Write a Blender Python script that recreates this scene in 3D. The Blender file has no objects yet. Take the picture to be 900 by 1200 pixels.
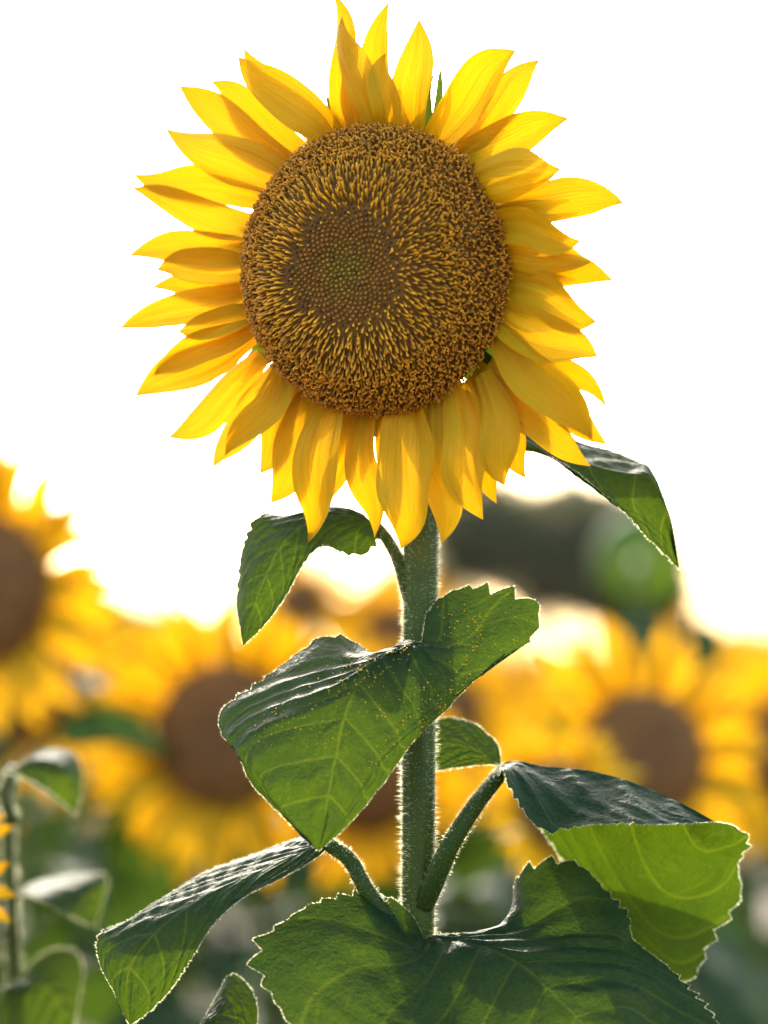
import bpy, math, random
import numpy as np
from mathutils import Vector, Matrix

# ------------------------------------------------------------------ camera, sky, sun, exposure
scene = bpy.context.scene
PITCH = math.radians(3.2)
CAM = np.array((0.0, 0.0, 1.2))
cam_data = bpy.data.cameras.new('camera')
cam = bpy.data.objects.new('camera', cam_data)
scene.collection.objects.link(cam)
cam.location = CAM
cam.rotation_euler = (math.pi / 2 + PITCH, 0, 0)
cam_data.sensor_fit = 'HORIZONTAL'
cam_data.sensor_width = 24
cam_data.lens = 85
cam_data.clip_start = 0.05
cam_data.clip_end = 5000
cam_data.dof.use_dof = True
cam_data.dof.focus_distance = 1.60
cam_data.dof.aperture_fstop = 2.3
cam_data.dof.aperture_blades = 0
scene.camera = cam

SUN_EL, SUN_AZ = math.radians(28), math.radians(-9)      # azimuth from +Y, positive to the right
world = bpy.data.worlds.new('World')
scene.world = world
world.use_nodes = True
wn = world.node_tree
sky = wn.nodes.new('ShaderNodeTexSky')
sky.sky_type = 'NISHITA'
sky.sun_disc = False
sky.sun_elevation = SUN_EL
sky.sun_rotation = SUN_AZ
sky.air_density = 1.0
sky.dust_density = 4.0
sky.ozone_density = 1.0
bg = wn.nodes['Background']
bg.inputs['Strength'].default_value = 0.15
wn.links.new(sky.outputs[0], bg.inputs[0])
sun_data = bpy.data.lights.new('sun', 'SUN')
sun_data.energy = 2.1
sun_data.angle = math.radians(0.5)
sun_data.color = (1.0, 0.93, 0.80)
sun = bpy.data.objects.new('sun', sun_data)
scene.collection.objects.link(sun)
sdir = Vector((math.sin(SUN_AZ) * math.cos(SUN_EL), math.cos(SUN_AZ) * math.cos(SUN_EL), math.sin(SUN_EL)))
sun.rotation_euler = sdir.to_track_quat('Z', 'Y').to_euler()
sun.location = (0, 20, 20)
vs = scene.view_settings
vs.view_transform = 'Standard'
vs.look = 'None'
vs.gamma = 1
vs.use_curve_mapping = False
vs.exposure = 2.5
scene.cycles.use_denoising = True
scene.cycles.max_bounces = 10
scene.cycles.transmission_bounces = 8
scene.cycles.transparent_max_bounces = 8
scene.render.film_transparent = False

# ------------------------------------------------------------------ helpers
K = 24 / 85 / 900
FW = np.array((0, math.cos(PITCH), math.sin(PITCH)))
UP = np.array((0, -math.sin(PITCH), math.cos(PITCH)))
RT = np.array((1.0, 0, 0))
D0 = 1.6
M = K * D0                                # metres per photo pixel at the focus distance

def P(px, py, d=D0):
    return CAM + d * (FW + K * (px - 450) * RT + K * (600 - py) * UP)

COL = scene.collection
rng = np.random.default_rng(7)
random.seed(7)

def link(name, data, parent=None, kind=None):
    o = bpy.data.objects.new(name, data)
    COL.objects.link(o)
    if parent is not None:
        o.parent = parent
        o.matrix_parent_inverse = parent_world(parent).inverted()
    if kind:
        o['kind'] = kind
    return o

def parent_world(o):
    m = o.matrix_basis.copy()
    if o.parent:
        m = parent_world(o.parent) @ o.matrix_parent_inverse @ m
    return m

def thing(name, label, cat, loc, group=None):
    o = bpy.data.objects.new(name, None)
    COL.objects.link(o)
    o.empty_display_size = 0.05
    o.location = loc
    tag(o, label, cat, group)
    return o

def tag(o, label, cat, group=None):
    o['label'] = label
    o['category'] = cat
    if group:
        o['group'] = group

def mesh(name, verts, faces, mat, smooth=True, attrs=None, colors=None, uv=None):
    me = bpy.data.meshes.new(name)
    verts = np.asarray(verts, float)
    faces = np.asarray(faces) if not isinstance(faces, list) else faces
    me.from_pydata(verts.tolist(), [], faces.tolist() if isinstance(faces, np.ndarray) else faces)
    if attrs:
        for k, v in attrs.items():
            a = me.attributes.new(k, 'FLOAT', 'POINT')
            a.data.foreach_set('value', np.asarray(v, np.float32).ravel())
    if colors is not None:
        a = me.attributes.new('tint', 'FLOAT_COLOR', 'POINT')
        c = np.ones((len(verts), 4), np.float32)
        c[:, :3] = colors
        a.data.foreach_set('color', c.ravel())
    if uv is not None:
        a = me.attributes.new('luv', 'FLOAT2', 'POINT')
        a.data.foreach_set('vector', np.asarray(uv, np.float32).ravel())
    if smooth:
        me.polygons.foreach_set('use_smooth', [True] * len(me.polygons))
    if mat:
        me.materials.append(mat)
    me.update()
    return me

def grid_faces(nu, nv, wrap=False):
    i = np.arange(nu - 1)[:, None]
    j = np.arange(nv if wrap else nv - 1)[None, :]
    j2 = (j + 1) % nv
    return np.stack(np.broadcast_arrays(i * nv + j, i * nv + j2, (i + 1) * nv + j2, (i + 1) * nv + j), -1).reshape(-1, 4)

def catmull(pts, n, arclen=True):
    p = np.asarray(pts, float)
    if len(p) == 2:
        t = np.linspace(0, 1, n)[:, None]
        return p[0] * (1 - t) + p[1] * t
    q = np.vstack([2 * p[0] - p[1], p, 2 * p[-1] - p[-2]])
    out = []
    m = 24
    for i in range(1, len(q) - 2):
        t = np.linspace(0, 1, m, endpoint=False)[:, None]
        a, b, c, d = q[i - 1], q[i], q[i + 1], q[i + 2]
        out.append(0.5 * (2 * b + (c - a) * t + (2 * a - 5 * b + 4 * c - d) * t ** 2 + (3 * b - a - 3 * c + d) * t ** 3))
    out.append(p[-1][None])
    o = np.vstack(out)
    if arclen:
        s = np.r_[0, np.cumsum(np.linalg.norm(np.diff(o, axis=0), axis=1))]
        s /= s[-1]
    else:
        s = np.linspace(0, 1, len(o))
    t = np.linspace(0, 1, n)
    return np.stack([np.interp(t, s, o[:, k]) for k in range(o.shape[1])], 1)

def frames(path):
    t = np.gradient(path, axis=0)
    t /= np.linalg.norm(t, axis=1)[:, None]
    ref = np.array((0.13, -0.99, 0.02))
    a = np.cross(t, ref)
    a /= np.linalg.norm(a, axis=1)[:, None]
    b = np.cross(t, a)
    return t, a, b

def tube(path, radii, seg=14, ridges=0, ridge_amp=0.0, n=None):
    path = catmull(path, n) if n else np.asarray(path, float)
    r = np.interp(np.linspace(0, 1, len(path)), np.linspace(0, 1, len(radii)), radii)
    t, a, b = frames(path)
    th = np.arange(seg) / seg * 2 * math.pi
    rr = 1 + (ridge_amp * np.cos(th * ridges) if ridges else 0 * th)
    v = path[:, None] + r[:, None, None] * rr[None, :, None] * (np.cos(th)[None, :, None] * a[:, None] + np.sin(th)[None, :, None] * b[:, None])
    f = grid_faces(len(path), seg, True).tolist()
    nv = len(path) * seg
    verts = np.vstack([v.reshape(-1, 3), path[0], path[-1]])
    for j in range(seg):
        f.append([nv, (j + 1) % seg, j])
        f.append([nv + 1, nv - seg + j, nv - seg + (j + 1) % seg])
    return verts, f, path, r

def hairs(base, direc, length, rad, flat=False):
    """slim cones (or, flat, tapering single hairs) standing on base points"""
    n = len(base)
    direc = direc / np.linalg.norm(direc, axis=1)[:, None]
    ref = rng.normal(size=(n, 3))
    a = np.cross(direc, ref); a /= np.linalg.norm(a, axis=1)[:, None]
    b = np.cross(direc, a)
    length = np.broadcast_to(length, n)[:, None]; rad = np.broadcast_to(rad, n)[:, None]
    if flat:
        v = np.stack([base - rad * a, base + rad * a, base + direc * length], 1)
        return v.reshape(-1, 3), np.arange(3 * n).reshape(-1, 3)
    v = np.empty((n, 4, 3))
    for k in range(3):
        an = k * 2 * math.pi / 3
        v[:, k] = base + rad * (math.cos(an) * a + math.sin(an) * b) - direc * length * 0.06
    v[:, 3] = base + direc * length
    i = np.arange(n)[:, None] * 4
    f = np.stack([np.hstack([i, i + 1, i + 3]), np.hstack([i + 1, i + 2, i + 3]), np.hstack([i + 2, i, i + 3])], 1).reshape(-1, 3)
    return v.reshape(-1, 3), f

# ------------------------------------------------------------------ materials
def new_mat(name):
    m = bpy.data.materials.new(name)
    m.use_nodes = True
    nt = m.node_tree
    nt.nodes.clear()
    out = nt.nodes.new('ShaderNodeOutputMaterial')
    return m, nt, out

def N(nt, typ, **kw):
    n = nt.nodes.new(typ)
    for k, v in kw.items():
        if k in ('inp',):
            for a, b in v.items():
                n.inputs[a].default_value = b
        else:
            setattr(n, k, v)
    return n

def rgb(c):
    return (c[0], c[1], c[2], 1)

def mixc(nt, fac, a, b, blend='MIX'):
    n = nt.nodes.new('ShaderNodeMix')
    n.data_type = 'RGBA'
    n.blend_type = blend
    for sock, v in ((n.inputs[0], fac), (n.inputs[6], a), (n.inputs[7], b)):
        if hasattr(v, 'is_linked'):
            nt.links.new(v, sock)
        elif isinstance(v, (int, float)):
            sock.default_value = v
        else:
            sock.default_value = rgb(v)
    return n.outputs[2]

def petal_mat(name, dcol, dcol2, tcol, tcol2, tfac):
    m, nt, out = new_mat(name)
    L = nt.links.new
    at = N(nt, 'ShaderNodeAttribute', attribute_name='luv')
    sep = N(nt, 'ShaderNodeSeparateXYZ'); L(at.outputs['Vector'], sep.inputs[0])
    oi = N(nt, 'ShaderNodeObjectInfo')
    mp = N(nt, 'ShaderNodeMapping'); mp.inputs['Scale'].default_value = (1.1, 22, 1)
    L(at.outputs['Vector'], mp.inputs['Vector'])
    off = N(nt, 'ShaderNodeCombineXYZ'); L(oi.outputs['Random'], off.inputs[2]); L(oi.outputs['Random'], off.inputs[0])
    L(off.outputs[0], mp.inputs['Location'])
    ns = N(nt, 'ShaderNodeTexNoise'); ns.inputs['Scale'].default_value = 1.0; ns.inputs['Detail'].default_value = 3
    L(mp.outputs[0], ns.inputs['Vector'])
    rmp = N(nt, 'ShaderNodeMapRange', inp={1: 0.38, 2: 0.66}); L(ns.outputs[0], rmp.inputs[0])
    # deeper orange towards the claw of the petal
    basefac = N(nt, 'ShaderNodeMapRange', inp={1: 0.36, 2: 0.0, 3: 0.0, 4: 0.85}); L(sep.outputs[0], basefac.inputs[0])
    mx = N(nt, 'ShaderNodeMath', operation='MULTIPLY_ADD'); L(rmp.outputs[0], mx.inputs[0]); mx.inputs[1].default_value = 0.65
    L(basefac.outputs[0], mx.inputs[2]); mx.use_clamp = True
    tipf = N(nt, 'ShaderNodeMapRange', inp={1: 0.93, 2: 1.0, 3: 0.0, 4: 0.75}); L(sep.outputs[0], tipf.inputs[0])
    tipr = N(nt, 'ShaderNodeMath', operation='MULTIPLY'); L(tipf.outputs[0], tipr.inputs[0]); L(oi.outputs['Random'], tipr.inputs[1])
    d = mixc(nt, tipr.outputs[0], mixc(nt, mx.outputs[0], dcol, dcol2), (0.30, 0.13, 0.02))
    t = mixc(nt, tipr.outputs[0], mixc(nt, mx.outputs[0], tcol, tcol2), (0.16, 0.06, 0.004))
    bp = N(nt, 'ShaderNodeBump', inp={'Strength': 0.8, 'Distance': 0.0012}); L(ns.outputs[0], bp.inputs['Height'])
    pr = N(nt, 'ShaderNodeBsdfPrincipled', inp={'Roughness': 0.55, 'Specular IOR Level': 0.3})
    L(d, pr.inputs['Base Color']); L(bp.outputs[0], pr.inputs['Normal'])
    tr = N(nt, 'ShaderNodeBsdfTranslucent'); L(t, tr.inputs[0]); L(bp.outputs[0], tr.inputs['Normal'])
    ms = N(nt, 'ShaderNodeMixShader'); ms.inputs[0].default_value = tfac
    L(pr.outputs[0], ms.inputs[1]); L(tr.outputs[0], ms.inputs[2]); L(ms.outputs[0], out.inputs[0])
    return m

def leaf_mat(name, dark, light, vein, trans, tvein, tfac, rough=0.5, detail=True):
    m, nt, out = new_mat(name)
    L = nt.links.new
    va = N(nt, 'ShaderNodeAttribute', attribute_name='vein')
    tc = N(nt, 'ShaderNodeTexCoord')
    ns = N(nt, 'ShaderNodeTexNoise'); ns.inputs['Scale'].default_value = 38; ns.inputs['Detail'].default_value = 4
    L(tc.outputs['Object'], ns.inputs['Vector'])
    nr = N(nt, 'ShaderNodeMapRange', inp={1: 0.35, 2: 0.68}); L(ns.outputs[0], nr.inputs[0])
    c = mixc(nt, nr.outputs[0], dark, light)
    t = mixc(nt, nr.outputs[0], trans, [x * 0.72 for x in trans])
    # fine net of veinlets
    vo = N(nt, 'ShaderNodeTexVoronoi', feature='DISTANCE_TO_EDGE'); vo.inputs['Scale'].default_value = 210
    wob = N(nt, 'ShaderNodeTexNoise'); wob.inputs['Scale'].default_value = 120
    L(tc.outputs['Object'], wob.inputs['Vector'])
    add = N(nt, 'ShaderNodeMix', data_type='VECTOR'); add.inputs[0].default_value = 0.012
    L(tc.outputs['Object'], add.inputs[4]); L(wob.outputs['Color'], add.inputs[5])
    L(add.outputs[1], vo.inputs['Vector'])
    ve = N(nt, 'ShaderNodeMapRange', inp={1: 0.0, 2: 0.10, 3: 0.26, 4: 0.0}); L(vo.outputs['Distance'], ve.inputs[0])
    vm = N(nt, 'ShaderNodeMath', operation='MAXIMUM'); L(va.outputs['Fac'], vm.inputs[0]); L(ve.outputs[0], vm.inputs[1])
    c = mixc(nt, vm.outputs[0], c, vein)
    t = mixc(nt, vm.outputs[0], t, tvein)
    pr = N(nt, 'ShaderNodeBsdfPrincipled', inp={'Roughness': rough, 'Specular IOR Level': 0.09})
    L(c, pr.inputs['Base Color'])
    tr = N(nt, 'ShaderNodeBsdfTranslucent'); L(t, tr.inputs[0])
    if detail:
        n2 = N(nt, 'ShaderNodeTexNoise'); n2.inputs['Scale'].default_value = 420; n2.inputs['Detail'].default_value = 2
        L(tc.outputs['Object'], n2.inputs['Vector'])
        hs = N(nt, 'ShaderNodeMath', operation='MULTIPLY_ADD'); L(ve.outputs[0], hs.inputs[0]); hs.inputs[1].default_value = -1.2
        L(n2.outputs[0], hs.inputs[2])
        n3 = N(nt, 'ShaderNodeTexNoise'); n3.inputs['Scale'].default_value = 105; n3.inputs['Detail'].default_value = 3
        L(tc.outputs['Object'], n3.inputs['Vector'])
        h3 = N(nt, 'ShaderNodeMath', operation='MULTIPLY_ADD'); L(n3.outputs[0], h3.inputs[0]); h3.inputs[1].default_value = 3.0
        L(hs.outputs[0], h3.inputs[2])
        bp = N(nt, 'ShaderNodeBump', inp={'Strength': 0.5, 'Distance': 0.0011}); L(h3.outputs[0], bp.inputs['Height'])
        L(bp.outputs[0], pr.inputs['Normal']); L(bp.outputs[0], tr.inputs['Normal'])
    ms = N(nt, 'ShaderNodeMixShader'); ms.inputs[0].default_value = tfac
    L(pr.outputs[0], ms.inputs[1]); L(tr.outputs[0], ms.inputs[2]); L(ms.outputs[0], out.inputs[0])
    return m

def plain_mat(name, col, rough=0.6, tint=False, trans=None, tfac=0.0, noise=None, bump=0.0):
    m, nt, out = new_mat(name)
    L = nt.links.new
    pr = N(nt, 'ShaderNodeBsdfPrincipled', inp={'Roughness': rough, 'Specular IOR Level': 0.3, 'Base Color': rgb(col)})
    c = None
    if tint:
        a = N(nt, 'ShaderNodeAttribute', attribute_name='tint'); c = a.outputs['Color']
    if noise:
        tc = N(nt, 'ShaderNodeTexCoord')
        ns = N(nt, 'ShaderNodeTexNoise'); ns.inputs['Scale'].default_value = noise[0]; ns.inputs['Detail'].default_value = 4
        L(tc.outputs['Object'], ns.inputs['Vector'])
        nr = N(nt, 'ShaderNodeMapRange', inp={1: 0.35, 2: 0.65}); L(ns.outputs[0], nr.inputs[0])
        c = mixc(nt, nr.outputs[0], col, noise[1])
        if bump:
            bp = N(nt, 'ShaderNodeBump', inp={'Strength': 0.6, 'Distance': bump}); L(ns.outputs[0], bp.inputs['Height'])
            L(bp.outputs[0], pr.inputs['Normal'])
    if c is not None:
        L(c, pr.inputs['Base Color'])
    if tfac > 0:
        tr = N(nt, 'ShaderNodeBsdfTranslucent'); tr.inputs[0].default_value = rgb(trans)
        ms = N(nt, 'ShaderNodeMixShader'); ms.inputs[0].default_value = tfac
        L(pr.outputs[0], ms.inputs[1]); L(tr.outputs[0], ms.inputs[2]); L(ms.outputs[0], out.inputs[0])
    else:
        L(pr.outputs[0], out.inputs[0])
    return m

MP = petal_mat('petal_yellow', (0.95, 0.58, 0.005), (0.86, 0.44, 0.004), (0.38, 0.185, 0.001), (0.33, 0.14, 0.001), 0.52)
ML = leaf_mat('leaf_green', (0.007, 0.030, 0.014), (0.011, 0.040, 0.016), (0.026, 0.056, 0.016), (0.040, 0.072, 0.001), (0.080, 0.112, 0.003), 0.42, rough=0.60)
MLB = leaf_mat('field_leaf_green', (0.006, 0.028, 0.012), (0.010, 0.036, 0.014), (0.03, 0.06, 0.02), (0.034, 0.070, 0.003), (0.06, 0.10, 0.008), 0.30, rough=0.62, detail=False)
MS = plain_mat('stem_green', (0.036, 0.058, 0.003), 0.65, noise=(60, (0.056, 0.080, 0.006)), bump=0.0004)
MPT = plain_mat('petiole_green', (0.032, 0.060, 0.004), 0.6, trans=(0.12, 0.19, 0.005), tfac=0.3)
MH = plain_mat('fuzz_white', (0.06, 0.08, 0.02), 0.6, trans=(0.80, 0.80, 0.54), tfac=0.85)
MD = plain_mat('disc_brown', (0.10, 0.040, 0.006), 0.85, noise=(260, (0.20, 0.085, 0.010)), bump=0.001)
MF = plain_mat('floret_tint', (0.4, 0.2, 0.02), 0.55, tint=True)
MB = plain_mat('bract_green', (0.035, 0.080, 0.012), 0.6, trans=(0.07, 0.12, 0.005), tfac=0.2)
MPO = plain_mat('pollen_yellow', (0.75, 0.42, 0.02), 0.6)
MBD = plain_mat('field_disc_brown', (0.11, 0.045, 0.012), 0.85, noise=(90, (0.20, 0.085, 0.02)))
MSOIL = plain_mat('soil', (0.075, 0.055, 0.035), 0.9, noise=(6, (0.12, 0.09, 0.06)), bump=0.02)
MBK = plain_mat('bark', (0.07, 0.05, 0.035), 0.85, noise=(9, (0.12, 0.09, 0.065)), bump=0.02)
MTL = plain_mat('tree_leaf', (0.085, 0.085, 0.045), 0.7, noise=(0.9, (0.11, 0.11, 0.06)), trans=(0.26, 0.25, 0.12), tfac=0.45)

# ------------------------------------------------------------------ setting: ground
def ground():
    n = 90
    x = np.sign(np.linspace(-1, 1, n)) * np.abs(np.linspace(-1, 1, n)) ** 3 * 1500
    y = np.linspace(0, 1, n) ** 3 * 3000 - 20
    X, Y = np.meshgrid(x, y, indexing='ij')
    Z = 0.02 * np.sin(X * 4.1) * np.cos(Y * 3.3) * (np.hypot(X, Y) < 40)
    v = np.stack([X, Y, Z], -1).reshape(-1, 3)
    o = link('ground', mesh('ground', v, grid_faces(n, n)[:, ::-1], MSOIL), None, 'structure')
    return o
ground()

# ------------------------------------------------------------------ leaf blades
def vein_field(U, Vv, L, W, nsec, seed):
    wmin = 1.25 / len(U) * L * 0.8                       # never thinner than the mesh can carry
    """vein mask on one half of a blade, V in 0..1 from the midrib to the edge"""
    r = np.random.default_rng(seed)
    w_mid = 0.0011 * (1.05 - U)
    mask = np.exp(-((Vv * W) / (w_mid + 0.00035)) ** 2)
    dist = Vv * W
    starts = np.r_[0.003, 0.008, 0.018, np.linspace(0.10, 0.80, nsec)]
    ks = (0.05, 0.15, 0.30)
    for i, u0 in enumerate(starts):
        k = (0.36 if i > 2 else ks[i]) + r.uniform(-0.02, 0.02)
        e = (0.05, 0.10, 0.18, 0.26)[min(i, 3)]
        uv_ = u0 + (1 - u0) * (k * Vv + e * Vv ** 2.0)
        dd = np.abs(U - uv_) * L * 0.80
        ww = (0.00062 if i > 0 else 0.0007) * (1.0 - 0.75 * Vv) * (1 - 0.45 * u0) + 0.00018
        ww = np.maximum(ww, wmin)
        mask = np.maximum(mask, 0.9 * np.exp(-(dd / ww) ** 2) * (Vv < 0.97))
        dist = np.minimum(dist, dd)
        # side branches that fork off towards the tip
        for vb in (0.30, 0.55, 0.76):
            vb = vb + r.uniform(-0.06, 0.06)
            ub = u0 + (1 - u0) * (k * vb + e * vb ** 2.0)
            ud = ub + (Vv - vb) * (0.75 + r.uniform(-0.1, 0.1)) * (1 - 0.4 * u0)
            dd = np.abs(U - ud) * L * 0.7
            ok = (Vv > vb) & (Vv < vb + 0.22)
            mask = np.maximum(mask, np.where(ok, 0.45 * np.exp(-(dd / max(0.00045, wmin)) ** 2), 0))
    return mask, dist

def leaf_blade(left, right, nu=220, nv=90, teeth=30, tooth=0.06, nsec=6, relief=0.0016, seed=1, wav=0.0):
    """left/right: lists of 3D control curves from the midrib (first) to the edge (last);
       every curve runs from the petiole joint to the tip.  Returns verts, faces, vein, edge strips"""
    r = np.random.default_rng(seed)
    halves = []
    for h, curves in enumerate((left, right)):
        cs = np.stack([catmull(c, nu * 4) for c in curves], 0)          # k,nu4,3
        k = len(cs)
        u = np.linspace(0, 1, nu)
        v = np.linspace(0, 1, nv)
        Ug, Vg = np.meshgrid(u, v, indexing='ij')
        L = np.linalg.norm(np.diff(cs[0], axis=0), axis=1).sum()
        W = np.linalg.norm(cs[-1] - cs[0], axis=1).max()
        ph = u * teeth + 0.5 * np.sin(u * 9 + h) + 0.35 * np.sin(u * 23 + seed)
        saw = ph % 1.0
        amp = tooth * (0.7 + 0.5 * np.sin(u * 31 + seed * 2 + h)) * np.clip(np.minimum(u / 0.10, (1 - u) / 0.03), 0, 1)
        pull = amp * np.where(saw < 0.78, 1 - saw / 0.78, (saw - 0.78) / 0.22)
        Ve = Vg * (1 - pull[:, None] * Vg ** 5)
        # sample across
        pos = np.empty((nu, nv, 3))
        ui = Ug * (nu * 4 - 1)
        i0 = np.clip(ui.astype(int), 0, nu * 4 - 2); f = (ui - i0)[..., None]
        q = np.stack([cs[c][i0] * (1 - f) + cs[c][i0 + 1] * f for c in range(k)], 0)
        if k == 2:
            pos = q[0] * (1 - Ve[..., None]) + q[1] * Ve[..., None]
        else:
            x = Ve * (k - 1)
            ci = np.clip(x.astype(int), 0, k - 2)
            t = (x - ci)[..., None]
            ii, jj = np.meshgrid(np.arange(nu), np.arange(nv), indexing='ij')
            qq = np.concatenate([2 * q[:1] - q[1:2], q, 2 * q[-1:] - q[-2:-1]], 0)
            a, b, c, d = (qq[ci + o, ii, jj] for o in range(4))
            pos = 0.5 * (2 * b + (c - a) * t + (2 * a - 5 * b + 4 * c - d) * t ** 2 + (3 * b - a - 3 * c + d) * t ** 3)
        mask, dist = vein_field(Ug, Ve, L, W, nsec, seed + 11 * h)
        nrm = np.cross(np.gradient(pos, axis=0), np.gradient(pos, axis=1))
        nl = np.linalg.norm(nrm, axis=2)[..., None]
        nrm = nrm / np.maximum(nl, 1e-12)
        if h == 0:
            nrm = -nrm
        win = np.clip(np.minimum(Ug / 0.06, (1 - Ug) / 0.06), 0, 1)
        fade = np.clip((1.02 - Vg) / 0.25, 0.2, 1) * win
        bulge = relief * (1 - np.exp(-(dist / 0.006) ** 2)) * fade
        wv = wav * np.sin(Ug * 17 + seed + 2 * h) * Vg ** 2 * win
        # small crumples
        cr = relief * 0.22 * np.sin(Ug * 41 + 3 * np.sin(Vg * 7 + seed)) * np.sin(Vg * 19 + seed + 2 * np.sin(Ug * 13)) * fade * (Vg > 0)
        pos = pos + nrm * (bulge + wv + cr)[..., None]
        halves.append((pos, mask, nrm))
    (pl, ml, nl_), (pr, mr, nr_) = halves
    pos = np.concatenate([pl[:, ::-1], pr[:, 1:]], 1)
    vein = np.concatenate([ml[:, ::-1], mr[:, 1:]], 1)
    nv2 = pos.shape[1]
    f = grid_faces(nu, nv2)
    edges = [(pl[:, -1], pl[:, -1] - pl[:, -3], nl_[:, -1]), (pr[:, -1], pr[:, -1] - pr[:, -3], nr_[:, -1])]
    return pos, f, vein, edges

def blade_mesh(name, left, right, mat, **kw):
    pos, f, vein, edges = leaf_blade(left, right, **kw)
    me = mesh(name, pos.reshape(-1, 3), f, mat, attrs={'vein': vein})
    return me, edges, pos

def edge_fuzz(edges, parent, spacing=0.00024, length=0.0016, rad=0.00016):
    B, Dv, Ln = [], [], []
    for e, outw, nrm in edges:
        s = np.r_[0, np.cumsum(np.linalg.norm(np.diff(e, axis=0), axis=1))]
        n = max(8, int(s[-1] / spacing))
        t = rng.uniform(0, s[-1], n)
        idx = np.clip(np.searchsorted(s, t) - 1, 0, len(e) - 2)
        fr = ((t - s[idx]) / np.maximum(s[idx + 1] - s[idx], 1e-9))[:, None]
        b = e[idx] * (1 - fr) + e[idx + 1] * fr
        o = outw[idx]; o = o / np.maximum(np.linalg.norm(o, axis=1)[:, None], 1e-9)
        nn = nrm[idx]
        d = o + nn * rng.normal(0, 0.6, (n, 1)) + rng.normal(0, 0.25, (n, 3))
        B.append(b - 0.0002 * o); Dv.append(d); Ln.append(length * rng.uniform(0.4, 1.15, n))
    v, f = hairs(np.vstack(B), np.vstack(Dv), np.concatenate(Ln), rad, True)
    return link('leaf_fuzz', mesh('leaf_fuzz', v, f, MH, smooth=False), parent, 'stuff')

def px3(seq):
    """(photo x, photo y, metres behind the focus distance) -> world points"""
    return [P(x, y, D0 + d) for x, y, d in seq]

def path_hairs(path, rad, per_m, length, hr, parent, name='stem_fuzz', seed=0):
    s = np.linalg.norm(np.diff(path, axis=0), axis=1).sum()
    n = int(per_m * s)
    i = rng.uniform(0, len(path) - 1.001, n)
    k = i.astype(int); f = (i - k)[:, None]
    c = path[k] * (1 - f) + path[k + 1] * f
    t, a, b = frames(path)
    th = rng.uniform(0, 2 * math.pi, n)[:, None]
    dr = np.cos(th) * a[k] + np.sin(th) * b[k]
    r = np.interp(i, np.arange(len(path)), rad)[:, None]
    d = dr + 0.14 * rng.normal(size=(n, 3)) + 0.05 * t[k]
    v, fc = hairs(c + dr * r * 0.97, d, length * rng.uniform(0.35, 1.2, n) ** 1.3, hr, True)
    return link(name, mesh(name, v, fc, MH, smooth=False), parent, 'stuff')

# ------------------------------------------------------------------ the sunflower in focus
BASE = P(489, 1200, 1.63); BASE = np.array((BASE[0], BASE[1], 0.0))
plant = thing('sunflower', 'tall sharp sunflower in full bloom with large domed brown disc, sunlit from behind', 'sunflower', BASE)

stem_pts = [np.array((BASE[0], BASE[1], -0.03)), np.array((BASE[0] + 0.004, BASE[1], 0.5))] + px3(
    [(488, 1200, 0.03), (489, 1090, 0.03), (490, 960, 0.032), (490, 850, 0.036), (492, 740, 0.042), (493, 640, 0.05), (494, 560, 0.060),
     (494, 470, 0.066), (492, 410, 0.066), (486, 365, 0.058), (474, 338, 0.042)])
sv, sf, spath, srad = tube(stem_pts, [0.014, 0.0125, 0.0112, 0.0105, 0.0103, 0.0100, 0.0098, 0.0105, 0.012], seg=40, ridges=9, ridge_amp=0.035, n=160)
stem = link('stem', mesh('stem', sv, sf, MS), plant)
vis = spath[:, 2] > 0.95
path_hairs(spath[vis], srad[vis], 26000, 0.0040, 0.00011, stem)

# head frame: x right, y up, n towards the viewer, turned a little to the left
YAW = math.radians(25)
hn = -FW * math.cos(YAW) - RT * math.sin(YAW)
hn = hn - 0.045 * UP; hn /= np.linalg.norm(hn)
hx = np.cross(UP, hn); hx /= np.linalg.norm(hx)
hy = np.cross(hn, hx)
HC = P(440, 317, D0 + 0.012)
RD = 0.0835
HD = 0.045

def H(x, y, w):
    x, y, w = np.broadcast_arrays(x, y, w)
    return HC + x[..., None] * hx + y[..., None] * hy + w[..., None] * hn

def ray_plane(px, py, w):
    d = FW + K * (px - 450) * RT + K * (600 - py) * UP
    o = HC + hn * w
    t = np.dot(o - CAM, hn) / np.dot(d, hn)
    return CAM + d * t

def dome(r):
    r = np.clip(r, 0, 1)
    return HD * (1 - r ** 2.7) ** 0.62 - 0.0045 * np.exp(-(r / 0.34) ** 2)

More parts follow.
